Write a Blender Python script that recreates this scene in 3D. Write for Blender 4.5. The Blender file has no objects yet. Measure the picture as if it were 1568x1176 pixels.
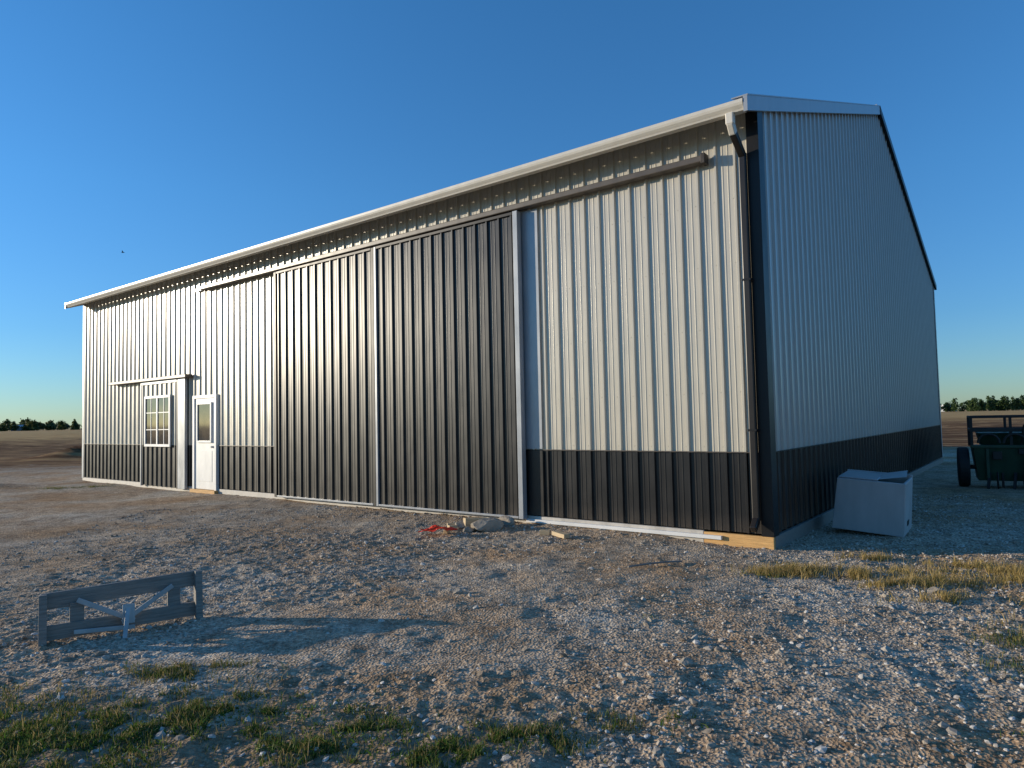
import bpy, math, random
import numpy as np
from mathutils import Vector, Matrix
random.seed(4); rng=np.random.default_rng(7)
scene=bpy.context.scene
COL=scene.collection
# ---------------------------------------------------------------- helpers
def mesh_obj(name,verts,faces,mat=None,parent=None,smooth=False):
    me=bpy.data.meshes.new(name); me.from_pydata([tuple(v) for v in verts],[],[tuple(f) for f in faces]); me.update()
    ob=bpy.data.objects.new(name,me); COL.objects.link(ob)
    if mat: me.materials.append(mat)
    if parent: ob.parent=parent
    if smooth:
        me.polygons.foreach_set('use_smooth',[True]*len(me.polygons))
    return ob
def fast_mesh(name,V,F,mat,smooth=False,parent=None):
    V=np.asarray(V,dtype=np.float32); F=np.asarray(F,dtype=np.int32); k=F.shape[1]; n=len(F)
    me=bpy.data.meshes.new(name)
    me.vertices.add(len(V)); me.vertices.foreach_set('co',V.ravel())
    me.loops.add(n*k); me.loops.foreach_set('vertex_index',F.ravel())
    me.polygons.add(n); me.polygons.foreach_set('loop_start',np.arange(0,n*k,k,dtype=np.int32))
    me.polygons.foreach_set('loop_total',np.full(n,k,dtype=np.int32))
    me.polygons.foreach_set('use_smooth',np.full(n,smooth,dtype=bool))
    me.update(calc_edges=True); me.validate()
    ob=bpy.data.objects.new(name,me); COL.objects.link(ob); me.materials.append(mat)
    if parent: ob.parent=parent
    return ob
def empty(name,loc=(0,0,0),rz=0):
    e=bpy.data.objects.new(name,None); COL.objects.link(e); e.location=loc; e.rotation_euler=(0,0,rz); e.empty_display_size=.2
    return e
BF=[(0,3,2,1),(4,5,6,7),(0,1,5,4),(1,2,6,5),(2,3,7,6),(3,0,4,7)]
def box(name,a,b,mat,parent=None,bev=0.004):
    x0,x1=sorted((a[0],b[0])); y0,y1=sorted((a[1],b[1])); z0,z1=sorted((a[2],b[2]))
    v=[(x0,y0,z0),(x1,y0,z0),(x1,y1,z0),(x0,y1,z0),(x0,y0,z1),(x1,y0,z1),(x1,y1,z1),(x0,y1,z1)]
    ob=mesh_obj(name,v,BF,mat,parent)
    if bev:
        m=ob.modifiers.new('bev','BEVEL'); m.width=bev; m.segments=2; m.limit_method='ANGLE'
    return ob
def beam(name,p,q,w,h,mat,parent=None,up=(0,0,1),bev=.004):
    p=Vector(p); q=Vector(q); d=(q-p).normalized(); u=Vector(up)
    if abs(d.dot(u))>.97: u=Vector((0,1,0))
    s=d.cross(u).normalized(); t=s.cross(d).normalized()
    v=[]
    for c in (p,q):
        for (i,j) in ((-1,-1),(1,-1),(1,1),(-1,1)):
            v.append(c+s*(i*w/2)+t*(j*h/2))
    f=[(0,1,2,3),(7,6,5,4),(0,4,5,1),(1,5,6,2),(2,6,7,3),(3,7,4,0)]
    ob=mesh_obj(name,v,f,mat,parent)
    if bev:
        m=ob.modifiers.new('bev','BEVEL'); m.width=bev; m.segments=2; m.limit_method='ANGLE'
    return ob
def tube(name,pts,r,mat,parent=None,seg=12):
    cu=bpy.data.curves.new(name,'CURVE'); cu.dimensions='3D'; cu.bevel_depth=r; cu.bevel_resolution=3; cu.use_fill_caps=True
    sp=cu.splines.new('POLY'); sp.points.add(len(pts)-1)
    for i,p in enumerate(pts): sp.points[i].co=(*p,1)
    ob=bpy.data.objects.new(name,cu); COL.objects.link(ob); cu.materials.append(mat)
    if parent: ob.parent=parent
    return ob
# ---------------------------------------------------------------- noise
TAB=rng.random((256,256))
def vn(x,y,ox=0,oy=0):
    x=np.asarray(x)+ox+1000.; y=np.asarray(y)+oy+1000.
    xi=np.floor(x).astype(int); yi=np.floor(y).astype(int); fx=x-xi; fy=y-yi
    fx=fx*fx*(3-2*fx); fy=fy*fy*(3-2*fy)
    a=TAB[xi%256,yi%256]; b=TAB[(xi+1)%256,yi%256]; c=TAB[xi%256,(yi+1)%256]; d=TAB[(xi+1)%256,(yi+1)%256]
    return (a*(1-fx)+b*fx)*(1-fy)+(c*(1-fx)+d*fx)*fy-.5
# ---------------------------------------------------------------- barn frame
CX,CY=2.845,7.746; ANG=math.radians(-37.84)
ax,ay=-math.cos(ANG),-math.sin(ANG)     # along front wall (away)
bx,by=-math.sin(ANG),math.cos(ANG)      # inward
L=18.65; W=15.16; HW=5.03; SL=0.335
def gravelness(x,y):
    return np.clip(.5+1.6*vn(x/1.7,y/1.7,7,3)+.8*vn(x/.5,y/.5,1,9),0,1)
def H(x,y):
    x=np.asarray(x,float); y=np.asarray(y,float)
    dist=np.sqrt(x*x+y*y)
    fine=1/(1+(dist/14.)**2)
    g=gravelness(x,y)
    h=.05*vn(x/3.1,y/3.1)+.034*vn(x/.85,y/.85,5,5)
    h=h+fine*(.030*vn(x/.27,y/.27,9,1)+(.012+.012*g)*vn(x/.1,y/.1,3,7)+(.008+.015*g)*vn(x/.045,y/.045,11,2))
    d=-( (x-CX)*bx+(y-CY)*by ); s=(x-CX)*ax+(y-CY)*ay
    # shallow wheel tracks running towards the big doors
    tr=np.exp(-(((x+.9+.25*(y-6))%1.9-.95)/.14)**2)*np.clip((y-3.5)/2,0,1)*np.clip((9-y)/2,0,1)
    h=h-.018*tr*(.5+vn(x/1.3,y/1.3,2,2))
    near=np.exp(-np.clip(d,0,50)/.7)*np.clip((s-.4)/1.5,0,1)
    h=h+.055*near
    m=np.exp(-(((x+20.6)/2.3)**2+((y-33.5)/1.6)**2)); h=h+m*(.42+.5*vn(x/.9,y/.9)+.2*vn(x/.3,y/.3))
    m=np.exp(-(((x+13.6)/.9)**2+((y-17.8)/.5)**2)); h=h+m*(.16+.2*vn(x/.35,y/.35))
    far=np.clip((y-30)/20,0,1)
    h=h+far*(.16*vn(x/1.2,y/1.2)+.10*vn(x/.5,y/.5)+.25*vn(x/9,y/9)-.12)
    return h
def hz(x,y): return float(H(x,y))
# ---------------------------------------------------------------- materials
def newmat(name):
    m=bpy.data.materials.new(name); m.use_nodes=True; nt=m.node_tree
    return m,nt,nt.nodes['Principled BSDF']
def ramp(nt,stops):
    r=nt.nodes.new('ShaderNodeValToRGB'); e=r.color_ramp.elements
    while len(e)<len(stops): e.new(.5)
    for i,(p,c) in enumerate(stops): e[i].position=p; e[i].color=(*c,1)
    return r
def noise(nt,co,scale,detail=4,rough=.55,vec=None):
    n=nt.nodes.new('ShaderNodeTexNoise'); n.inputs['Scale'].default_value=scale; n.inputs['Detail'].default_value=detail; n.inputs['Roughness'].default_value=rough
    nt.links.new(co,n.inputs['Vector']); return n
def mix(nt,a,b,f,mode='MIX'):
    m=nt.nodes.new('ShaderNodeMix'); m.data_type='RGBA'; m.blend_type=mode
    for s,v in ((m.inputs['A'],a),(m.inputs['B'],b),(m.inputs['Factor'],f)):
        if hasattr(v,'is_linked') or isinstance(v,bpy.types.NodeSocket): nt.links.new(v,s)
        elif isinstance(v,(int,float)): s.default_value=v
        else: s.default_value=(*v,1)
    return m.outputs['Result']
def painted(name,col,rough=.35,var=.12,bump=.25,bscale=3.,metal=0,spec=.5,stretch=(1,1,.4),dirt=None):
    m,nt,p=newmat(name); tc=nt.nodes.new('ShaderNodeTexCoord').outputs['Object']
    mp=nt.nodes.new('ShaderNodeMapping'); nt.links.new(tc,mp.inputs['Vector']); mp.inputs['Scale'].default_value=stretch
    n=noise(nt,mp.outputs[0],6,5)
    lo=tuple(c*(1-var) for c in col); hi=tuple(min(1,c*(1+var)) for c in col)
    r=ramp(nt,[(.3,lo),(.7,hi)]); nt.links.new(n.outputs['Fac'],r.inputs['Fac'])
    out=r.outputs['Color']
    if dirt is not None:      # splash dirt near the ground (z low)
        sx=nt.nodes.new('ShaderNodeSeparateXYZ'); nt.links.new(tc,sx.inputs[0])
        mr=nt.nodes.new('ShaderNodeMapRange'); mr.inputs[1].default_value=dirt; mr.inputs[2].default_value=.1; mr.inputs[3].default_value=0; mr.inputs[4].default_value=.5
        nt.links.new(sx.outputs['Z'],mr.inputs[0])
        n3=noise(nt,tc,9,4,.7); mm=nt.nodes.new('ShaderNodeMath'); mm.operation='MULTIPLY'; nt.links.new(mr.outputs[0],mm.inputs[0]); nt.links.new(n3.outputs['Fac'],mm.inputs[1])
        out=mix(nt,out,(.15,.115,.085),mm.outputs[0])
    nt.links.new(out,p.inputs['Base Color'])
    rr=nt.nodes.new('ShaderNodeMapRange'); rr.inputs[3].default_value=rough*.8; rr.inputs[4].default_value=rough*1.25
    nt.links.new(n.outputs['Fac'],rr.inputs[0]); nt.links.new(rr.outputs[0],p.inputs['Roughness'])
    p.inputs['Metallic'].default_value=metal; p.inputs['Specular IOR Level'].default_value=spec
    if bump:
        n2=noise(nt,mp.outputs[0],bscale,2); b=nt.nodes.new('ShaderNodeBump'); b.inputs['Strength'].default_value=bump; b.inputs['Distance'].default_value=.02
        nt.links.new(n2.outputs['Fac'],b.inputs['Height']); nt.links.new(b.outputs[0],p.inputs['Normal'])
    return m
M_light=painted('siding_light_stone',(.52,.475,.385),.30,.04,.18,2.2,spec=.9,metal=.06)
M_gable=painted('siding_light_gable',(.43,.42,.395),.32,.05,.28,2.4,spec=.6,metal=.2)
M_dark=painted('siding_charcoal',(.012,.011,.011),.33,.15,.18,2.2,spec=.5,dirt=.36)
M_trimdark=painted('trim_dark',(.007,.007,.008),.42,.15,.1,spec=.35)
M_trimbrown=painted('trim_brown',(.085,.07,.057),.4,.15,.1)
M_downs=painted('downspout_dark',(.018,.015,.013),.38,.15,.1,spec=.4)
M_white=painted('white_paint',(.72,.71,.68),.38,.05,.08)
M_cream=painted('gutter_cream',(.62,.58,.50),.35,.05,.08)
M_galv=painted('galvanized_trim',(.36,.375,.39),.32,.1,.15,metal=.2)
M_skirt=painted('skirt_board_pale',(.50,.46,.40),.6,.18,.2,8)
M_box=painted('weathered_white_plastic',(.40,.40,.395),.5,.1,.15,4)
M_dkgreen=painted('faded_green_paint',(.016,.055,.028),.5,.3,.2,8)
M_black=painted('black_rubber',(.014,.014,.015),.7,.3,.3,20)
M_rust=painted('rusty_dark_steel',(.025,.02,.018),.6,.35,.3,20)
M_red=painted('red_plastic_sheet',(.80,.045,.015),.4,.15,.3,14)
M_far=painted('distant_grey_siding',(.34,.36,.38),.6,.1,.1)
def wood(name,col,var=.35,scale=(2,30,30)):
    m,nt,p=newmat(name); tc=nt.nodes.new('ShaderNodeTexCoord').outputs['Object']
    mp=nt.nodes.new('ShaderNodeMapping'); nt.links.new(tc,mp.inputs['Vector']); mp.inputs['Scale'].default_value=scale
    n=noise(nt,mp.outputs[0],2.5,6,.65)
    r=ramp(nt,[(.25,tuple(c*(1-var) for c in col)),(.75,tuple(min(1,c*(1+var)) for c in col))]); nt.links.new(n.outputs['Fac'],r.inputs['Fac'])
    nt.links.new(r.outputs['Color'],p.inputs['Base Color']); p.inputs['Roughness'].default_value=.75
    b=nt.nodes.new('ShaderNodeBump'); b.inputs['Strength'].default_value=.4; b.inputs['Distance'].default_value=.01; nt.links.new(n.outputs['Fac'],b.inputs['Height']); nt.links.new(b.outputs[0],p.inputs['Normal'])
    return m
M_wood_new=wood('new_lumber',(.60,.35,.13))
M_wood_old=wood('weathered_lumber',(.21,.19,.165),.45)
M_wood_tan=wood('scrap_wood',(.52,.39,.23))
M_brace=painted('grey_brace',(.38,.38,.37),.5,.2,.2,10)
m,nt,p=newmat('window_glass'); p.inputs['Base Color'].default_value=(.05,.045,.04,1); p.inputs['Roughness'].default_value=.06; p.inputs['Specular IOR Level'].default_value=.9; M_glass=m
n=noise(nt,nt.nodes.new('ShaderNodeTexCoord').outputs['Object'],2.2,3)
r=ramp(nt,[(.35,(.03,.03,.03)),(.65,(.13,.10,.07))]); nt.links.new(n.outputs['Fac'],r.inputs['Fac']); nt.links.new(r.outputs['Color'],p.inputs['Base Color'])

# ---------------------------------------------------------------- GROUND
def axis(dense0,dense1,step,lo,hi,g=1.045):
    a=list(np.arange(dense0,dense1,step)); s=step; x=a[-1]
    while x<hi: s=min(s*g,max(1.,abs(x)*.06)) ; x+=s; a.append(x)
    s=step; x=a[0]; b=[]
    while x>lo: s=min(s*g,max(1.,abs(x)*.06)); x-=s; b.append(x)
    return np.array(b[::-1]+a)
gx=axis(-4.6,5.6,.018,-3500,3500); gy=axis(2.7,8.6,.018,-400,3800,1.03)
X,Y=np.meshgrid(gx,gy); Z=H(X,Y)
nx,ny=len(gx),len(gy)
V=np.stack([X.ravel(),Y.ravel(),Z.ravel()],1)
i=np.arange(ny-1)[:,None]*nx+np.arange(nx-1)[None,:]; i=i.ravel()
F=np.stack([i,i+1,i+1+nx,i+nx],1)
m,nt,p=newmat('gravel_and_field'); M_ground=m
lk=nt.links.new
co=nt.nodes.new('ShaderNodeTexCoord').outputs['Object']
nA=noise(nt,co,.55,5,.6); nB=noise(nt,co,3.5,5,.65); nC=noise(nt,co,38,3,.7)
rA=ramp(nt,[(.36,(.42,.28,.165)),(.50,(.46,.355,.25)),(.64,(.50,.435,.345))]); lk(nA.outputs['Fac'],rA.inputs['Fac'])
rB=ramp(nt,[(.30,(.52,.48,.45)),(.52,(1,1,1)),(.72,(1.22,1.2,1.18))]); lk(nB.outputs['Fac'],rB.inputs['Fac'])
c1=mix(nt,rA.outputs['Color'],rB.outputs['Color'],.85,'MULTIPLY')
rC=ramp(nt,[(.28,(.30,.28,.27)),(.5,(1,1,1)),(.74,(1.5,1.48,1.45))]); lk(nC.outputs['Fac'],rC.inputs['Fac'])
c2=mix(nt,c1,rC.outputs['Color'],.8,'MULTIPLY')
vo=nt.nodes.new('ShaderNodeTexVoronoi'); vo.inputs['Scale'].default_value=48; lk(co,vo.inputs['Vector'])
hsv=ramp(nt,[(0,(.45,.43,.42)),(.5,(1,.98,.95)),(1,(1.5,1.5,1.5))])
sepc=nt.nodes.new('ShaderNodeSeparateColor'); lk(vo.outputs['Color'],sepc.inputs[0]); lk(sepc.outputs[0],hsv.inputs['Fac'])
c3=mix(nt,c2,hsv.outputs['Color'],.65,'MULTIPLY')
sx=nt.nodes.new('ShaderNodeSeparateXYZ'); lk(co,sx.inputs[0])
def mth(op,a,b=None,c=None):
    q=nt.nodes.new('ShaderNodeMath'); q.operation=op
    for s_,v_ in zip(q.inputs,(a,b,c)):
        if v_ is None: continue
        if isinstance(v_,(int,float)): s_.default_value=v_
        else: lk(v_,s_)
    return q.outputs[0]
def mapr(v,a,b):
    mr=nt.nodes.new('ShaderNodeMapRange'); mr.inputs[1].default_value=a; mr.inputs[2].default_value=b; lk(v,mr.inputs[0]); return mr.outputs[0]
# humus-brown soil where the weeds grow (front-left)
soil=mth('MULTIPLY',mapr(mth('MULTIPLY_ADD',nB.outputs['Fac'],2.2,sx.outputs['Y']),5.25,4.65),mapr(mth('MULTIPLY_ADD',nB.outputs['Fac'],1.5,sx.outputs['X']),1.5,.7))
c3=mix(nt,c3,(.21,.145,.08),mth('MULTIPLY',soil,.65))
# field
mp=nt.nodes.new('ShaderNodeMapping'); lk(co,mp.inputs['Vector']); mp.inputs['Scale'].default_value=(.02,.16,1); mp.inputs['Rotation'].default_value=(0,0,.03)
nF=noise(nt,mp.outputs[0],5,6,.7)
rF=ramp(nt,[(.38,(.09,.042,.018)),(.5,(.19,.098,.045)),(.62,(.40,.235,.105))]); lk(nF.outputs['Fac'],rF.inputs['Fac'])
rF2=ramp(nt,[(.35,(.40,.22,.085)),(.6,(.62,.385,.16))]); lk(nF.outputs['Fac'],rF2.inputs['Fac'])
def yr(a,b,src,amp): return mapr(mth('MULTIPLY_ADD',src,amp,sx.outputs['Y']),a+amp*.5,b+amp*.5)
fieldc=mix(nt,rF.outputs['Color'],rF2.outputs['Color'],yr(70,130,nF.outputs['Fac'],60))
c4=mix(nt,c3,fieldc,yr(24,28,nB.outputs['Fac'],14))
lk(c4,p.inputs['Base Color']); p.inputs['Roughness'].default_value=1; p.inputs['Specular IOR Level'].default_value=.05
bp=nt.nodes.new('ShaderNodeBump'); bp.inputs['Strength'].default_value=.9; bp.inputs['Distance'].default_value=.012
ad=nt.nodes.new('ShaderNodeMath'); ad.operation='ADD'; lk(nC.outputs['Fac'],ad.inputs[0]); lk(vo.outputs['Distance'],ad.inputs[1])
lk(ad.outputs[0],bp.inputs['Height']); lk(bp.outputs[0],p.inputs['Normal'])
fast_mesh('ground',V,F,M_ground,smooth=True)

# ---------------------------------------------------------------- STONES
t=(1+5**.5)/2
ico=np.array([(-1,t,0),(1,t,0),(-1,-t,0),(1,-t,0),(0,-1,t),(0,1,t),(0,-1,-t),(0,1,-t),(t,0,-1),(t,0,1),(-t,0,-1),(-t,0,1)])/math.sqrt(1+t*t)
icf=np.array([(0,11,5),(0,5,1),(0,1,7),(0,7,10),(0,10,11),(1,5,9),(5,11,4),(11,10,2),(10,7,6),(7,1,8),(3,9,4),(3,4,2),(3,2,6),(3,6,8),(3,8,9),(4,9,5),(2,4,11),(6,2,10),(8,6,7),(9,8,1)])
def stones(name,px,py,size,mat,flat=.65,sink=.25):
    n=len(px); v=ico[None]*(1+.55*(rng.random((n,12,1))-.5))
    sc=np.stack([.8+.6*rng.random(n),.7+.4*rng.random(n),flat*(.7+.6*rng.random(n))],1)*size[:,None]
    v=v*sc[:,None,:]
    a=rng.random(n)*6.283; c,s=np.cos(a)[:,None],np.sin(a)[:,None]
    x=v[:,:,0]*c-v[:,:,1]*s; y=v[:,:,0]*s+v[:,:,1]*c; tl=(rng.random(n)-.5)[:,None]*.8
    z=v[:,:,2]+x*tl
    V=np.stack([x+px[:,None],y+py[:,None],z+(H(px,py)+size*flat*sink)[:,None]],2).reshape(-1,3)
    F=(icf[None]+np.arange(n)[:,None,None]*12).reshape(-1,3)
    return fast_mesh(name,V,F,mat)
m,nt,p=newmat('gravel_stone'); M_stone=m
g=nt.nodes.new('ShaderNodeNewGeometry'); r=ramp(nt,[(0,(.19,.145,.10)),(.35,(.34,.28,.21)),(.7,(.46,.405,.335)),(1,(.63,.585,.52))]); nt.links.new(g.outputs['Random Per Island'],r.inputs['Fac'])
nn=noise(nt,nt.nodes.new('ShaderNodeTexCoord').outputs['Object'],60,3); r2=ramp(nt,[(.3,(.7,.7,.7)),(.7,(1.15,1.15,1.15))]); nt.links.new(nn.outputs['Fac'],r2.inputs['Fac'])
nt.links.new(mix(nt,r.outputs['Color'],r2.outputs['Color'],1.,'MULTIPLY'),p.inputs['Base Color']); p.inputs['Roughness'].default_value=.9
def outside(px,py):
    return ~((((px-CX)*bx+(py-CY)*by)>-.03)&(((px-CX)*ax+(py-CY)*ay)>-.03))
N=120000
px=rng.uniform(-6.5,8,N); py=2.6+rng.random(N)**1.25*9.8
dw=-((px-CX)*bx+(py-CY)*by); ss=(px-CX)*ax+(py-CY)*ay
dens=.13+.75*gravelness(px,py)**2+.5*np.exp(-np.clip(dw,0,9)/.6)+.35*((px>.2)&(py<6))
dens*=np.where((py<4.0)&(px<.3),.5,1)
k=(rng.random(N)<dens)&outside(px,py); px=px[k];py=py[k]
size=.0064*np.exp(rng.normal(0,.5,len(px))); size=np.clip(size,.003,.026)
stones('gravel',px,py,size,M_stone)
N=240; px=rng.uniform(-5,6,N);py=rng.uniform(2.9,9,N);k=outside(px,py);stones('loose_rocks',px[k],py[k],rng.uniform(.016,.032,N)[k],M_stone,sink=.05)

# ---------------------------------------------------------------- GRASS
def grassmat(name,stops):
    m,nt,p=newmat(name); g=nt.nodes.new('ShaderNodeNewGeometry'); r=ramp(nt,stops); nt.links.new(g.outputs['Random Per Island'],r.inputs['Fac'])
    nt.links.new(r.outputs['Color'],p.inputs['Base Color']); p.inputs['Roughness'].default_value=.6; p.inputs['Specular IOR Level'].default_value=.2
    tr=nt.nodes.new('ShaderNodeBsdfTranslucent'); nt.links.new(r.outputs['Color'],tr.inputs['Color']); ms=nt.nodes.new('ShaderNodeMixShader'); ms.inputs[0].default_value=.35
    nt.links.new(p.outputs[0],ms.inputs[1]); nt.links.new(tr.outputs[0],ms.inputs[2]); nt.links.new(ms.outputs[0],nt.nodes['Material Output'].inputs['Surface'])
    return m
M_gr_mix=grassmat('grass_mixed',[(0,(.06,.10,.02)),(.5,(.12,.155,.03)),(.68,(.24,.19,.065)),(1,(.44,.31,.13))])
M_gr_green=grassmat('weed_leaf',[(0,(.055,.11,.016)),(.6,(.10,.18,.025)),(1,(.19,.23,.05))])
M_gr_dry=grassmat('grass_dry',[(0,(.17,.16,.04)),(.3,(.38,.27,.09)),(1,(.62,.44,.18))])
M_gr_dead=grassmat('grass_dead',[(0,(.10,.07,.03)),(.5,(.25,.17,.08)),(1,(.44,.32,.17))])
def blades(name,cl,mat,hgt,wid,lean=.8,flat=1.,mul=1.,thr=-.06):
    P=[]
    for (cx,cy,rx,ry,n) in cl:
        n=int(n*mul)
        q=rng.normal(0,.5,(n,2))*[rx,ry]+[cx,cy]
        d=vn(q[:,0]/.11,q[:,1]/.11,4,4)+.9*vn(q[:,0]/.35,q[:,1]/.35,8,4); q=q[(d>thr)|(rng.random(n)<.08)]; P.append(q)
    P=np.concatenate(P); P=P[outside(P[:,0],P[:,1])]; n=len(P)
    h=hgt*np.exp(rng.normal(0,.4,n)); w=wid*(.6+.8*rng.random(n)); a=rng.random(n)*6.283; la=rng.random(n)*6.283; l=h*lean*rng.random(n)
    cx,sx_=np.cos(a)*w/2,np.sin(a)*w/2; lx,ly=np.cos(la)*l,np.sin(la)*l; z0=H(P[:,0],P[:,1])-.004
    def pt(fw,fl,fz): return np.stack([P[:,0]+cx*fw+lx*fl,P[:,1]+sx_*fw+ly*fl,z0+h*fz*flat],1)
    V=np.stack([pt(-1,0,0),pt(1,0,0),pt(-.8,.35,.55),pt(.8,.35,.55),pt(0,1,.95)],1).reshape(-1,3)
    F=np.array([(0,1,3),(0,3,2),(2,3,4)])[None]+np.arange(n)[:,None,None]*5
    return fast_mesh(name,V,F.reshape(-1,3),mat)
cl=[(-2.7,3.6,.7,.4,3800),(-2.1,3.55,.55,.35,3800),(-1.7,3.8,.45,.3,3000),(-1.25,3.65,.45,.28,3000),(-.85,3.4,.4,.24,3000),(-.35,3.28,.45,.22,2600),(0.05,3.3,.25,.15,1500),(-2.0,4.3,.4,.14,2400),(-1.6,4.15,.25,.12,900),(-3.1,4.0,.4,.2,900),(-2.3,3.1,.8,.25,2500),(-1.2,3.0,.8,.2,2500),
    (.45,3.5,.2,.12,400),(.75,3.45,.2,.12,350),(1.0,5.2,.12,.08,120),(-11.0,17.3,.9,.25,2500),(2.4,3.4,.5,.2,360),(3.3,4.6,.4,.2,900),(2.9,4.1,.3,.2,360)]
blades('grass_foreground',cl,M_gr_mix,.028,.0042,mul=1.25,thr=.0)
cl=[(-2.6,3.5,.5,.28,1500),(-2.0,3.5,.4,.28,1300),(-1.35,3.7,.45,.24,1700),(-.9,3.4,.4,.2,1700),(-.35,3.25,.4,.18,1400),(0.0,3.3,.18,.12,500),(-2.2,3.1,.8,.2,900),(3.3,6.1,.35,.2,300),(2.5,6.55,.3,.1,250),(1.0,5.2,.1,.06,60),(.8,3.45,.15,.08,120)]
blades('weeds_foreground',cl,M_gr_green,.022,.010,lean=1.6,flat=.8,mul=1.7,thr=.0)
cl=[(-2.2,3.7,1.7,.8,5500),(-.8,3.45,1.2,.55,3500),(-2.1,4.3,.6,.25,1800)]
blades('dead_grass_foreground',cl,M_gr_dead,.018,.0045,lean=2.8,flat=.5,thr=-.12)
cl=[(2.55,6.6,.35,.16,1500),(3.0,6.45,.35,.18,1600),(3.4,6.4,.4,.25,2200),(3.9,6.25,.4,.25,2400),(4.4,6.3,.4,.3,2600),(4.9,6.2,.5,.3,2400),(3.3,6.0,.3,.12,900),(3.3,5.55,.3,.1,700),(4.3,5.4,.4,.2,900),(5.5,6.0,.8,.4,2500),(3.55,7.1,.25,.12,700),(4.3,6.8,.3,.15,900),(3.9,4.9,.5,.2,700)]
blades('grass_dry_patch',cl,M_gr_dry,.058,.0045,lean=.9,mul=1.4)

# ---------------------------------------------------------------- BARN
barn=empty('pole_barn',(CX,CY,0),ANG)
PER=.2286; RH=.027
PRO=[(0,0),(.012,RH),(.036,RH),(.048,0),(.100,0),(.106,.0045),(.114,.0045),(.120,0),(.164,0),(.170,.0045),(.178,.0045),(.184,0)]
def prof(u):
    u=u%PER
    pts=PRO+[(PER,0)]
    for (a,h0),(b,h1) in zip(pts[:-1],pts[1:]):
        if a<=u<=b: return h0+(h1-h0)*(u-a)/(b-a) if b>a else h0
    return 0
def sheet(name,O,U,N,Vd,u0,u1,v0,v1,mat,extra=()):
    O,U,N,Vd=map(Vector,(O,U,N,Vd)); us={round(u0,5),round(u1,5)}
    k=math.floor(u0/PER)
    while k*PER<u1:
        for a,_ in PRO:
            u=k*PER+a
            if u0<u<u1: us.add(round(u,5))
        k+=1
    for e in extra:
        if u0<e<u1: us.add(e)
    us=sorted(us); vs=[];fs=[]
    f0=v0 if callable(v0) else (lambda u:v0); f1=v1 if callable(v1) else (lambda u:v1)
    for u in us:
        b=O+U*u+N*prof(u); vs.append(b+Vd*f0(u)); vs.append(b+Vd*f1(u))
    for i in range(len(us)-1): fs.append((2*i,2*i+2,2*i+3,2*i+1))
    return mesh_obj(name,vs,fs,mat,barn)
Z=(0,0,1); WZ=1.06; B0=.15
fr=dict(O=(0,0,0),U=(-1,0,0),N=(0,-1,0),Vd=Z)
sheet('front_siding_upper',u0=0,u1=L,v0=WZ,v1=HW+.0,mat=M_light,**fr)
sheet('front_wainscot',u0=0,u1=L,v0=B0,v1=WZ,mat=M_dark,**fr)
rise=lambda y: HW+SL*(y if y<W/2 else W-y)
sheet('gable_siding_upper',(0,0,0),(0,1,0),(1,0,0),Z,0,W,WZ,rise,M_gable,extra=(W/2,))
sheet('gable_wainscot',(0,0,0),(0,1,0),(1,0,0),Z,0,W,B0,WZ,M_dark)
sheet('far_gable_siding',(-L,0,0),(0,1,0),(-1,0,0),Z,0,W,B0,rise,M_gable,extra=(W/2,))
sheet('back_siding',(0,W,0),(-1,0,0),(0,1,0),Z,0,L,B0,HW,M_light)
T0=RH+.0005
box('wainscot_cap_right',(-3.06,-RH-.006,WZ-.006),(-.12,-T0,WZ+.006),M_trimbrown,barn,0)
box('wainscot_cap_left',(-L+.1,-RH-.006,WZ-.006),(-15.0,-T0,WZ+.006),M_trimbrown,barn,0)
box('wainscot_cap_mid',(-11.57,-RH-.006,WZ-.006),(-9.32,-T0,WZ+.006),M_trimbrown,barn,0)
box('wainscot_cap_gable',(T0,.16,WZ-.006),(RH+.006,W-.12,WZ+.006),M_trimdark,barn,0)
# rows of siding screws on the girts
scv=[];scf=[]
def screw(c,n,u):
    c=Vector(c); n=Vector(n); u=Vector(u); w=Vector((0,0,1)); k=len(scv); r=.005
    for (i,j) in ((-1,-1),(1,-1),(1,1),(-1,1)): scv.append(c+u*(i*r)+w*(j*r))
    for (i,j) in ((-1,-1),(1,-1),(1,1),(-1,1)): scv.append(c+n*.004+u*(i*r*.7)+w*(j*r*.7))
    scf.extend([tuple(q+k for q in f) for f in [(4,5,6,7),(0,1,5,4),(1,2,6,5),(2,3,7,6),(3,0,4,7)]])
for zz in (1.12,1.75,2.5,3.25,4.0,4.75):
    for j in range(int(14/PER)): 
        s=j*PER+.065
        if .12<s<3.0 or s>9.4: screw((-s,0,zz),(0,-1,0),(1,0,0))
    for j in range(int(W/PER)): screw((0,j*PER+.065,zz),(1,0,0),(0,1,0))
mesh_obj('siding_screws',scv,scf,M_light,barn)
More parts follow.
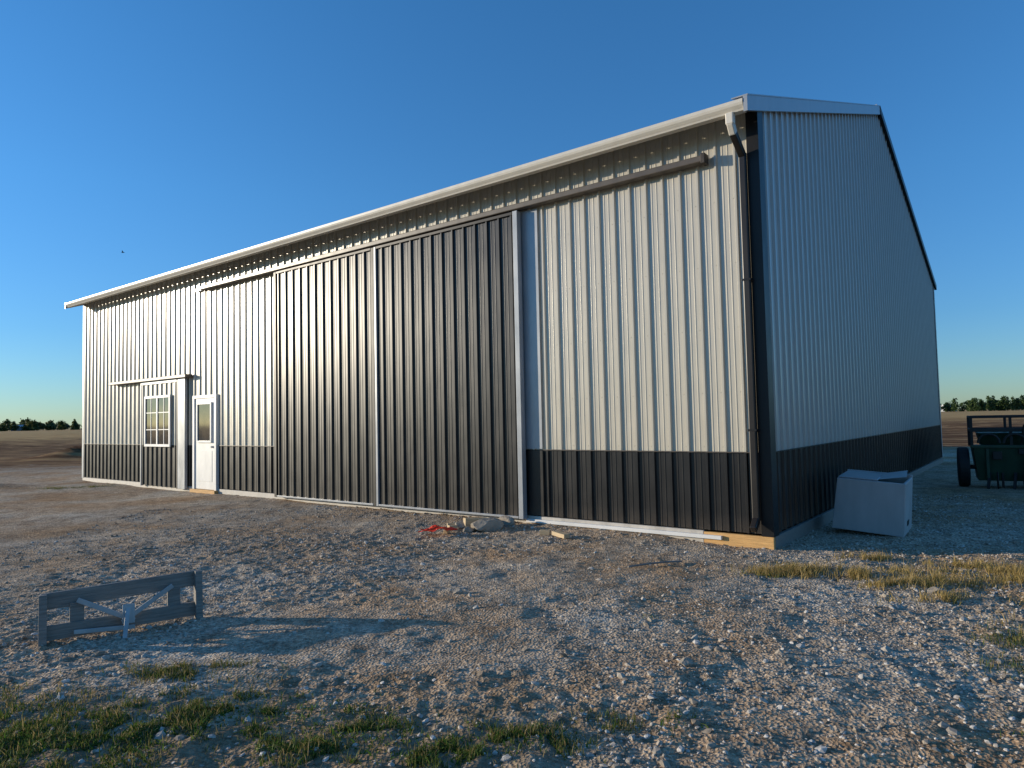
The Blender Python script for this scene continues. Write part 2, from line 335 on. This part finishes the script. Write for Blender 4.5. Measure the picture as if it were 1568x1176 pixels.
# roof
cs=1/math.sqrt(1+SL*SL); OV=.38
sl=Vector((0,1,SL))*cs; sl2=Vector((0,-1,SL))*cs
half=(W/2)/cs
sheet('roof_front',(-L-.06,0,HW+.03),(1,0,0),(0,-SL*cs,cs),sl,0,L+.12,-OV/cs,half,M_galv)
sheet('roof_back',(-L-.06,W,HW+.03),(1,0,0),(0,SL*cs,cs),sl2,0,L+.12,-.1,half,M_galv)
beam('ridge_cap',(-L-.05,W/2,HW+.06+SL*W/2),(.05,W/2,HW+.06+SL*W/2),.3,.03,M_galv,barn)
def rk(name,y0,y1,off,h,mat,x0,x1,f):
    v=[]
    for y in (y0,y1):
        zt=f(y)+off
        v+= [(x0,y,zt-h),(x1,y,zt-h),(x1,y,zt),(x0,y,zt)]
    return mesh_obj(name,v,[(0,1,2,3),(7,6,5,4),(0,4,5,1),(1,5,6,2),(2,6,7,3),(3,7,4,0)],mat,barn)
f1=lambda y:HW+SL*y; f2=lambda y:HW+SL*(W-y)
rk('rake_trim_front',-OV-.1,W/2,.075,.17,M_galv,.031,.075,f1)
rk('rake_trim_front_cap',-OV-.1,W/2,.09,.014,M_galv,-.10,.082,f1)
rk('rake_trim_back',W/2+.001,W+.12,.085,.14,M_trimdark,.031,.085,f2)
rk('rake_far_front',-OV-.1,W/2,.075,.17,M_galv,-L-.075,-L-.031,f1)
rk('rake_far_back',W/2+.001,W+.12,.075,.13,M_trimdark,-L-.075,-L-.031,f2)
GB=HW-.222; GH=.115
box('eave_fascia',(-L-.05,-OV+.0,GB+.003),(.02,-OV+.035,HW-.108),M_cream,barn)
kp=[(0,0),(-.06,0),(-.068,.018),(-.08,.032),(-.098,.055),(-.106,.08),(-.106,GH),(-.095,GH),(-.095,.085),(-.08,.055),(-.055,.012),(-.006,.012),(-.006,GH+.005),(0,GH+.005)]
gv=[];n=len(kp); x0,x1=-L-.08,.02
for xx in (x0,x1):
    for (a,b) in kp: gv.append((xx,-OV-.003+a,GB+b))
gf=[(i,(i+1)%n,(i+1)%n+n,i+n) for i in range(n)]
mesh_obj('gutter',gv,gf,M_cream,barn)
for xx in (x0-.004,x1):
    v=[(xx,-OV-.003+a,GB+b) for a,b in [(0,0),(-.06,0),(-.098,.055),(-.106,.08),(-.106,GH),(0,GH)]]
    v2=[(a+.004,b,c) for a,b,c in v]; k=len(v)
    mesh_obj('gutter_end_cap',v+v2,[tuple(range(k)),tuple(range(2*k-1,k-1,-1))]+[(i,(i+1)%k,(i+1)%k+k,i+k) for i in range(k)],M_cream,barn)
# downspout
xs=-.135
yo=-OV-.05
beam('downspout_outlet',(xs,yo,GB+.01),(xs,yo,GB-.12),.09,.075,M_cream,barn,bev=.012)
beam('downspout_elbow_top',(xs,yo,GB-.09),(xs,yo+.08,GB-.20),.09,.075,M_cream,barn,up=(1,0,0),bev=.012)
beam('downspout_offset',(xs,yo+.07,GB-.185),(xs,-.085,GB-.36),.075,.08,M_downs,barn,bev=.012)
beam('downspout_pipe',(xs,-.078,GB-.33),(xs,-.078,.30),.08,.07,M_downs,barn,bev=.012)
beam('downspout_shoe',(xs,-.078,.32),(xs,-.2,.22),.08,.07,M_downs,barn,up=(1,0,0),bev=.012)
for zz in (1.3,3.0): box('downspout_strap',(xs-.05,-.116,zz),(xs+.05,-.03,zz+.025),M_trimdark,barn,.002)
# corner trims
box('corner_trim_front',(-.10,-.036,B0-.02),(.036,-T0,HW-.02),M_trimdark,barn,0)
box('corner_trim_side',(T0,-.0262,B0-.02),(.036,.15,HW-.02),M_trimdark,barn,0)
box('corner_trim_left',(-L-.03,-.036,B0-.02),(-L+.08,-T0,HW-.02),M_galv,barn,0)
box('corner_trim_far',(T0,W-.11,B0-.02),(.036,W+.02,HW-.02),M_galv,barn,0)
# skirt boards
box('skirt_front_pale',(-L,-.03,-.25),(-.78,.02,B0-.012),M_skirt,barn)
box('skirt_rail_white',(-3.35,-.075,.055),(-.55,-.0305,.10),M_white,barn)
box('skirt_front_lumber',(-.775,-.032,-.25),(.03,.02,B0-.022),M_wood_new,barn)
box('skirt_side_lumber',(-.02,.0205,-.25),(.034,W,B0-.022),M_wood_old,barn)
# flat panel beside the big door
box('flat_jamb_upper',(-3.5,-RH-.004,WZ+.013),(-3.07,-T0,4.45),M_galv,barn,0)
box('flat_jamb_lower',(-3.5,-RH-.004,B0),(-3.07,-T0,WZ-.01),M_dark,barn,0)
# sliding doors
DB,DT=.12,4.44
def slider(tag,s0,s1,y,zb,zt,mats):
    for (a,b,mt,nm) in mats:
        sheet('%s_skin_%s'%(tag,nm),(0,-y,0),(-1,0,0),(0,-1,0),Z,s0+.03,s1-.03,a,b,mt)
    box(tag+'_frame',(-s1+.012,-y+.004,zb+.01),(-s0-.012,-y+.05,zt-.01),M_trimdark,barn,0)
slider('sliding_door_right',3.34,6.37,.12,DB,DT,[(DB,DT,M_dark,'a')])
slider('sliding_door_left',6.40,9.30,.12,DB,DT,[(DB,DT,M_dark,'a')])
box('door_edge_trim_right',(-3.415,-.152,DB-.02),(-3.335,-.06,DT+.01),M_galv,barn)
box('door_meeting_trim_a',(-6.385,-.154,DB-.02),(-6.335,-.08,DT),M_galv,barn)
box('door_meeting_trim_b',(-6.46,-.150,DB-.02),(-6.395,-.08,DT),M_trimdark,barn)
box('door_edge_trim_left',(-9.31,-.152,DB-.02),(-9.235,-.06,DT),M_trimdark,barn)
box('door_top_rail_right',(-6.33,-.153,DT-.04),(-3.42,-.1,DT+.005),M_trimdark,barn)
box('door_top_rail_left',(-9.23,-.153,DT-.04),(-6.465,-.1,DT+.005),M_trimdark,barn)
box('door_bottom_rail_right',(-6.33,-.153,DB-.015),(-3.42,-.1,DB+.015),M_galv,barn)
box('door_bottom_rail_left',(-9.23,-.153,DB-.015),(-6.465,-.1,DB+.015),M_galv,barn)
# track
box('door_track',(-12.1,-.165,4.465),(-.58,-.045,4.545),M_trimbrown,barn,.012)
box('door_track_flashing',(-12.1,-.045,4.47),(-.58,-.03,4.55),M_trimbrown,barn,0)
box('door_track_end_stop',(-.60,-.17,4.445),(-.55,-.04,4.565),M_rust,barn)
box('door_track_end_left',(-12.5,-.08,4.48),(-12.12,-.03,4.54),M_galv,barn)
# small sliding door with window
s0,s1=12.82,14.97
slider('small_slider',s0,s1,.09,.1,2.56,[(.1,WZ,M_dark,'low'),(WZ,2.56,M_light,'up')])
box('small_slider_edge_r',(-13.14,-.124,.08),(-12.815,-.06,2.57),M_galv,barn)
box('small_slider_edge_r_line',(-13.19,-.127,.08),(-13.145,-.06,2.57),M_trimdark,barn)
box('small_slider_edge_l',(-14.98,-.124,.08),(-14.93,-.06,2.57),M_galv,barn)
box('small_slider_top',(-14.92,-.1245,2.50),(-13.2,-.06,2.57),M_galv,barn)
box('small_track_hood',(-16.6,-.20,2.575),(-12.65,-.03,2.65),M_trimbrown,barn,.01)
def window(tag,sa,sb,za,zb,y,cols,rows,mat=M_white,fw=.06,split=True):
    box(tag+'_glass',(-sb+.02,-y+.0,za+.02),(-sa-.02,-y-.012,zb-.02),M_glass,barn,0)
    box(tag+'_frame_b',(-sb,-y-.035,za),(-sa,-y-.0,za+fw),mat,barn)
    box(tag+'_frame_t',(-sb,-y-.035,zb-fw),(-sa,-y-.0,zb),mat,barn)
    box(tag+'_frame_l',(-sb,-y-.034,za+fw),(-sb+fw,-y,zb-fw),mat,barn)
    box(tag+'_frame_r',(-sa-fw,-y-.034,za+fw),(-sa,-y,zb-fw),mat,barn)
    if split:
        mid=(sa+sb)/2; box(tag+'_meeting',(-mid-.03,-y-.03,za+fw),(-mid+.03,-y,zb-fw),mat,barn)
    for i in range(1,cols):
        s=sa+(sb-sa)*i/cols; box(tag+'_mun_v%d'%i,(-s-.009,-y-.02,za+fw),(-s+.009,-y-.011,zb-fw),mat,barn,0)
    for i in range(1,rows):
        z=za+(zb-za)*i/rows; box(tag+'_mun_h%d'%i,(-sb+fw,-y-.0195,z-.009),(-sa-fw,-y-.0112,z+.009),mat,barn,0)
window('slider_window',13.45,14.72,1.02,2.22,.118,4,3)
# entry door
box('entry_frame_l',(-12.58,-.07,.06),(-12.50,-.0,2.16),M_white,barn)
box('entry_frame_r',(-11.66,-.07,.06),(-11.58,-.0,2.16),M_white,barn)
box('entry_frame_t',(-12.50,-.0695,2.09),(-11.66,-.0,2.16),M_white,barn)
box('entry_door_leaf',(-12.495,-.045,.11),(-11.665,-.0,2.085),M_white,barn)
window('entry_lite',11.77,12.39,1.12,2.0,.046,1,1,M_white,.045,split=False)
box('entry_lower_panel',(-12.38,-.052,.28),(-11.78,-.0455,.95),M_white,barn,.005)
box('entry_sill',(-12.6,-.12,.03),(-11.56,-.0,.105),M_wood_new,barn)
tube('entry_knob',[(-11.75,-.046,1.03),(-11.75,-.10,1.03)],.024,M_galv,barn)

# ---------------------------------------------------------------- BARRICADE
P1=Vector((-3.35,4.93,0)); P2=Vector((-2.50,5.50,0)); ln=(P2-P1).length
bar=empty('wooden_barricade',(P1.x,P1.y,hz(-3,5.2)),math.atan2(P2.y-P1.y,P2.x-P1.x))
T=.33
beam('top_board',(.0,.03,T-.055),(ln+.02,.03,T-.025),.03,.115,M_wood_old,bar)
beam('bottom_board',(.02,.0,.06),(ln,.0,.075),.03,.105,M_wood_old,bar)
beam('end_board_left',(.015,-.03,-.01),(.015,.01,T+.0),.05,.11,M_wood_old,bar,up=(0,1,0))
beam('end_board_right',(ln,-.03,.0),(ln,.01,T+.03),.05,.10,M_wood_old,bar,up=(0,1,0))
beam('inner_post_left',(.22,.015,.10),(.22,.02,T-.08),.09,.03,M_wood_old,bar,up=(0,1,0))
beam('inner_post_right',(ln-.17,.015,.10),(ln-.17,.02,T-.08),.09,.03,M_wood_old,bar,up=(0,1,0))
beam('diagonal_left',(.22,-.025,T-.06),(.58,-.06,.07),.014,.035,M_brace,bar)
beam('diagonal_right',(.84,-.025,T-.05),(.50,-.06,.07),.014,.035,M_brace,bar)
beam('lower_tie',(.2,-.045,.05),(.58,-.10,.035),.014,.03,M_brace,bar)
beam('foot_leg',(.54,-.05,.17),(.50,-.26,-.01),.05,.03,M_brace,bar,up=(1,0,0))
beam('hub_plate',(.54,-.075,.20),(.54,-.085,.06),.08,.012,M_brace,bar,up=(0,1,0))

# ---------------------------------------------------------------- discarded box beside gable
bxm=empty('discarded_storage_bin',(4.62,8.30,hz(4.62,8.3)),math.atan2(-.6,.8))
bxm.rotation_euler=(math.radians(3),math.radians(4),math.atan2(-.6,.8))
w,d,h=.80,.62,.64
t_=.03
def hexa(name,bot,top,mat,par):
    v=[Vector(p) for p in bot]+[Vector(p) for p in top]
    ob=mesh_obj(name,v,BF,mat,par); m=ob.modifiers.new('b','BEVEL'); m.width=.008; m.segments=2; return ob
e=.05
hexa('front_wall',[(-w,0,0),(0,0,0),(0,t_,0),(-w,t_,0)],[(-w+e,.0,h),(-.0,.0,h),(-.0,t_,h),(-w+e,t_,h)],M_box,bxm)
hexa('back_wall',[(-w,d-t_,0),(0,d-t_,0),(0,d,0),(-w,d,0)],[(-w+e,d-t_,h+.03),(0,d-t_,h+.03),(0,d,h+.03),(-w+e,d,h+.03)],M_box,bxm)
hexa('left_wall',[(-w,t_,0),(-w+t_,t_,0),(-w+t_,d-t_,0),(-w,d-t_,0)],[(-w+e,t_,h),(-w+e+t_,t_,h),(-w+e+t_,d-t_,h),(-w+e,d-t_,h)],M_box,bxm)
hexa('right_wall',[(-t_,t_,0),(0,t_,0),(0,d-t_,0),(-t_,d-t_,0)],[(-t_,t_,h),(0,t_,h),(0,d-t_,h),(-t_,d-t_,h)],M_box,bxm)
box('floor',(-w+.03,t_,.02),(-t_,d-t_,.05),M_box,bxm)
box('lid_fragment',(-w+.06,.02,h+.003),(-.30,d-.05,h+.02),M_galv,bxm,.006)
mesh_obj('torn_flap',[(-.3,.1,h+.01),(-.02,.25,h+.05),(-.05,.55,h+.09),(-.33,.5,h+.03)],[(0,1,2,3)],M_box,bxm)
box('side_label',(.001,.2,.1),(.004,.35,.16),M_trimdark,bxm,0)

# ---------------------------------------------------------------- green implement
fw_=empty('farm_implement',(8.68,13.4,hz(9,13.5)),math.radians(-31))
def wheel(x,y,r,wd):
    prf=[(0,.06),(wd*.32,.06),(wd*.36,r*.5),(wd*.3,r*.55),(wd*.38,r*.62),(wd*.5,r*.8),(wd*.47,r*.95),(wd*.3,r),(-wd*.3,r),(-wd*.47,r*.95),(-wd*.5,r*.8),(-wd*.38,r*.62),(-wd*.3,r*.55),(-wd*.36,r*.5),(-wd*.32,.06)]
    n=28; v=[];f=[];k=len(prf)
    for i in range(n):
        a=2*math.pi*i/n
        for (q,rr) in prf: v.append((x+q,y+math.cos(a)*rr,r+math.sin(a)*rr))
    for i in range(n):
        for j in range(k-1): f.append((i*k+j,((i+1)%n)*k+j,((i+1)%n)*k+j+1,i*k+j+1))
    mesh_obj('wheel',v,f,M_black,fw_)
wheel(0,0.3,.38,.2); wheel(2.95,0.3,.38,.2)
beam('axle',(0,.3,.38),(2.95,.3,.38),.08,.08,M_rust,fw_)
hexa('hopper_body',[(.22,.02,.14),(2.7,.02,.14),(2.7,.8,.14),(.22,.8,.14)],[(.15,-.12,.78),(2.75,-.12,.78),(2.75,1.0,.78),(.15,1.0,.78)],M_dkgreen,fw_)
box('hopper_rim',(.12,-.16,.77),(2.78,-.10,.82),M_dkgreen,fw_)
for xx in (.35,.95,1.55,2.2): box('hopper_stiffener',(xx,-.14,.2),(xx+.05,-.02,.76),M_dkgreen,fw_)
hexa('rear_hopper',[(.3,.3,.8),(2.6,.3,.8),(2.6,.9,.8),(.3,.9,.8)],[(.25,.2,1.04),(2.65,.2,1.04),(2.65,1.0,1.04),(.25,1.0,1.04)],M_dkgreen,fw_)
for xx in (.14,.75,1.7,2.7):
    beam('rail_post',(xx,-.12,.76),(xx,-.12,1.34),.045,.045,M_rust,fw_); beam('rail_post_b',(xx,.95,.76),(xx,.95,1.34),.045,.045,M_rust,fw_)
for yy in (-.12,.95):
    beam('top_rail',(.12,yy,1.35),(2.75,yy,1.35),.045,.045,M_rust,fw_); beam('mid_rail',(.12,yy-.01,1.10),(2.75,yy-.01,1.10),.04,.06,M_rust,fw_)
beam('side_rail',(.14,-.12,1.35),(.14,.95,1.35),.04,.04,M_rust,fw_); beam('side_rail_low',(.14,-.12,1.10),(.14,.95,1.10),.04,.05,M_rust,fw_)
for i in range(6):
    cx=.4+i*.40; tube('seed_tube',[(cx+.17*math.cos(a),-.19,.86+.17*math.sin(a)) for a in np.linspace(0,math.pi,9)],.022,M_rust,fw_)
    beam('drop_leg',(cx,-.05,.3),(cx-.05,-.25,.02),.05,.03,M_rust,fw_); beam('drop_leg_b',(cx+.2,-.05,.3),(cx+.2,-.02,.02),.04,.03,M_rust,fw_)
    tube('coulter_disc',[(cx+.1,-.22,.17),(cx+.115,-.22,.17)],.16,M_rust,fw_)
    box('gear_case',(cx+.05,-.17,.55+.1*(i%2)),(cx+.2,-.13,.70+.05*(i%3)),M_rust,fw_,.01)
beam('tongue',(1.3,.1,.35),(1.3,-1.2,.2),.09,.09,M_rust,fw_)
box('toolbox',(1.5,-.16,.825),(2.0,.15,1.0),M_dkgreen,fw_)
beam('lever',(.9,-.1,.8),(.95,-.2,1.2),.03,.03,M_rust,fw_)

# ---------------------------------------------------------------- debris
r_=empty('red_plastic_scrap',(-1.0,9.05,hz(-1,9.05)+.02),.15)
vv=[];ff=[];nn=14
for i in range(nn):
    for j in range(8):
        x=(i/(nn-1)-.5)*.44; y=(j/7-.5)*.3; vv.append((x*(1+.2*math.sin(j)),y*(.6+.5*math.sin(i*.35)),.04+.02*math.sin(i*1.1+j*.7)*math.cos(j*1.3)+.05*(1-abs(x)*3)))
for i in range(nn-1):
    for j in range(7): a=i*8+j; ff.append((a,a+8,a+9,a+1))
mesh_obj('sheet',vv,ff,M_red,r_,smooth=False)
M_rock=painted('field_rock',(.32,.27,.21),.85,.35,.5,25,stretch=(1,1,1))
def rock(name,x,y,sx_,sy_,sz_,rz=0,seed=0,mat=None):
    import bmesh
    bm=bmesh.new(); bmesh.ops.create_icosphere(bm,subdivisions=3,radius=1)
    rr=random.Random(seed)
    pl=[(Vector((rr.uniform(-1,1),rr.uniform(-1,1),rr.uniform(-.6,1))).normalized(),rr.uniform(.55,.85)) for _ in range(9)]
    for v in bm.verts:
        for nrm,dd in pl:
            q=v.co.dot(nrm)
            if q>dd: v.co-=nrm*(q-dd)
        v.co*=1+rr.uniform(-.02,.02)
        v.co=Vector((v.co.x*sx_,v.co.y*sy_,v.co.z*sz_))
    me=bpy.data.meshes.new(name); bm.to_mesh(me); bm.free(); ob=bpy.data.objects.new(name,me); COL.objects.link(ob); me.materials.append(mat or M_rock)
    ob.location=(x,y,hz(x,y)+sz_*.55); ob.rotation_euler=(0,0,rz)
rock('rock',-.42,9.40,.27,.15,.12,.2,1); rock('rock',-.1,9.66,.16,.10,.10,-.3,2); rock('rock',-.72,9.62,.14,.1,.07,.5,3)
rock('rock',-.62,9.35,.10,.07,.05,.9,5); rock('rock',1.0,4.2,.05,.04,.03,.3,7); rock('rock',-.5,6.0,.05,.04,.025,.3,8); rock('rock',3.45,5.75,.09,.06,.035,.1,9)
def scrap(x,y,l,w_,h_,rz,mat,nm='scrap_wood',rx=0):
    ob=box(nm,(-l/2,-w_/2,0),(l/2,w_/2,h_),mat,None,.004); ob.location=(x,y,hz(x,y)+.006); ob.rotation_euler=(rx,.05,rz)
scrap(.56,8.62,.26,.09,.05,-1.0,M_wood_tan); scrap(.38,8.86,.13,.07,.06,-.3,M_wood_tan); scrap(-.75,9.75,.4,.09,.03,.2,M_wood_tan); scrap(-.25,9.6,.3,.12,.03,.1,M_wood_old); scrap(-.85,9.45,.12,.08,.06,.5,M_wood_tan)
scrap(-.9,9.2,.1,.06,.04,1.2,M_wood_tan); scrap(-.55,9.62,.32,.1,.12,.4,M_wood_tan)
st=tube('fallen_stick',[(1.1,6.86,hz(1.1,6.86)+.02),(1.3,6.96,hz(1.3,6.96)+.03),(1.5,7.0,hz(1.5,7.)+.025),(1.68,7.1,hz(1.68,7.1)+.02)],.009,M_wood_old)

# bird
bd=empty('bird',(-16.95,30,9.15),.4); bd.scale=(.5,.5,.5)
mesh_obj('body',[(-.16,0,0),(.0,.05,.03),(.0,-.05,.03),(.18,0,.01),(0,0,-.05)],[(0,1,2),(1,3,2),(0,4,1),(0,2,4),(1,4,3),(2,3,4)],M_black,bd)
mesh_obj('wings',[(-.05,0,.02),(.06,0,.02),(.0,.32,.10),(-.05,.3,.09),(.0,-.32,.10),(-.05,-.3,.09)],[(0,1,2,3),(0,5,4,1)],M_black,bd)

# ---------------------------------------------------------------- distant trees, farmhouse
def foliage(name,trees,stops,leaf):
    Vs=[];Fs=[];o=0
    for (x,y,r,h,conif) in trees:
        n=int(110 if not conif else 90)
        u=rng.random(n); a=rng.random(n)*6.283; rad=np.sqrt(rng.random(n))
        if conif: z=h*(.06+.94*u); rr=r*(1-u)**.8*rad
        else:
            z=h*(.12+.85*u); rr=r*np.sqrt(np.clip(1-((u-.45)/.57)**2,0.02,1))*rad*(.8+.4*np.sin(3*a+x))
        c=np.stack([x+rr*np.cos(a),y+rr*np.sin(a),z],1)
        for q in range(2):
            s=leaf*(.6+.8*rng.random(n))[:,None,None]
            tri=rng.normal(0,.6,(n,3,3))*s+c[:,None,:]; Vs.append(tri.reshape(-1,3)); Fs.append(np.arange(n*3).reshape(-1,3)+o); o+=n*3
        tv=np.array([(x-.25,y,0),(x+.25,y,0),(x+.08,y,h*.7)]); Vs.append(tv); Fs.append(np.array([[0,1,2]])+o); o+=3
    return fast_mesh(name,np.concatenate(Vs),np.concatenate(Fs),grassmat(name+'_mat',stops))
T1=[];T2=[];T3=[]
for i in range(30): T1.append((260+i*1.75+rng.uniform(-.6,.6),400+rng.uniform(-8,8),rng.uniform(1.5,2.6),rng.uniform(5.5,8.3),rng.random()<.75))
for i in range(20): T1.append((rng.uniform(250,330),425+rng.uniform(-5,5),2.4,rng.uniform(3.5,6.5),False))
foliage('distant_windbreak_trees',T1,[(0,(.02,.045,.018)),(.6,(.05,.09,.03)),(1,(.10,.14,.04))],.8)
for i in range(60): T2.append((rng.uniform(-520,-360),620+rng.uniform(-20,20),rng.uniform(3,6),rng.uniform(4,10.5),rng.random()<.15))
for i in range(200): T3.append((rng.uniform(-1200,1200),1300+rng.uniform(-60,60),rng.uniform(5,10),rng.uniform(6,12),False))
foliage('distant_grove_trees',T2,[(0,(.03,.05,.02)),(.6,(.08,.11,.035)),(1,(.22,.17,.05))],1.3)
foliage('horizon_treeline',T3,[(0,(.05,.07,.05)),(1,(.12,.14,.09))],2.5)
def farhouse(name,x,y,rz,a,b,h1,h2,mat):
    fh=empty(name,(x,y,0),rz)
    box('walls',(-a,-b,0),(a,b,h1),mat,fh,0)
    mesh_obj('roof',[(-a-.4,-b-.4,h1),(a+.4,-b-.4,h1),(a+.4,b+.4,h1),(-a-.4,b+.4,h1),(-a-.4,0,h2),(a+.4,0,h2)],[(0,1,5,4),(2,3,4,5),(1,2,5),(3,0,4),(0,3,2,1)],M_galv,fh)
    box('window',(-a*.5,-b-.06,1),(-a*.3,-b-.01,2.2),M_glass,fh,0); box('window_b',(a*.3,-b-.06,1),(a*.5,-b-.01,2.2),M_glass,fh,0)
farhouse('distant_farmhouse',280,445,.3,4,3.,2.8,4.6,M_far)
farhouse('distant_farm_shed',-436,615,.2,7,4,3.5,5.4,M_far)

# ---------------------------------------------------------------- light
EL=math.radians(9.8); LA=math.radians(-9.5)   # direction light travels
sd=bpy.data.lights.new('sun','SUN'); sd.energy=5; sd.angle=math.radians(.53); sd.color=(1,.87,.68)
so=bpy.data.objects.new('sun',sd); COL.objects.link(so)
dv=Vector((math.cos(LA)*math.cos(EL),math.sin(LA)*math.cos(EL),-math.sin(EL)))
so.rotation_euler=dv.to_track_quat('-Z','Y').to_euler(); so.location=(-20,5,20)
w_=bpy.data.worlds.new('World'); scene.world=w_; w_.use_nodes=True; nt=w_.node_tree
sk=nt.nodes.new('ShaderNodeTexSky'); sk.sky_type='NISHITA'; sk.sun_disc=False; sk.sun_elevation=EL; sk.sun_rotation=math.radians((90-170.5)%360)
sk.altitude=200; sk.air_density=1.0; sk.dust_density=.2; sk.ozone_density=1.6
tc=nt.nodes.new('ShaderNodeTexCoord'); sp=nt.nodes.new('ShaderNodeSeparateXYZ'); nt.links.new(tc.outputs['Generated'],sp.inputs[0])
K=2.5
rt=ramp(nt,[(0,tuple(c/K for c in (.58,.90,1.48))),(.12,tuple(c/K for c in (.46,.92,1.56))),(.3,tuple(c/K for c in (.48,1.12,1.80))),(.6,tuple(c/K for c in (.48,1.26,1.98)))]); nt.links.new(sp.outputs['Z'],rt.inputs['Fac'])
skc=mix(nt,sk.outputs[0],rt.outputs['Color'],1.,'MULTIPLY')
sc_=nt.nodes.new('ShaderNodeVectorMath'); sc_.operation='SCALE'; sc_.inputs['Scale'].default_value=K; nt.links.new(skc,sc_.inputs[0])
bg=nt.nodes['Background']; nt.links.new(sc_.outputs[0],bg.inputs['Color']); bg.inputs['Strength'].default_value=.115
# ---------------------------------------------------------------- camera
cam=bpy.data.cameras.new('camera'); co_=bpy.data.objects.new('camera',cam); COL.objects.link(co_)
cam.sensor_width=36; cam.sensor_fit='HORIZONTAL'; cam.lens=24.31; cam.clip_start=.05; cam.clip_end=9000
th=math.atan(.05); a=math.radians(1.24)
R=Vector((1,0,0)); Fw=Vector((0,math.cos(th),math.sin(th))); U=Vector((0,-math.sin(th),math.cos(th)))
iR=R*math.cos(a)-U*math.sin(a); iU=R*math.sin(a)+U*math.cos(a)
M=Matrix(((iR.x,iU.x,-Fw.x,0),(iR.y,iU.y,-Fw.y,0),(iR.z,iU.z,-Fw.z,1.5),(0,0,0,1)))
co_.matrix_world=M
scene.camera=co_
scene.view_settings.view_transform='Standard'; scene.view_settings.look='None'; scene.view_settings.exposure=0
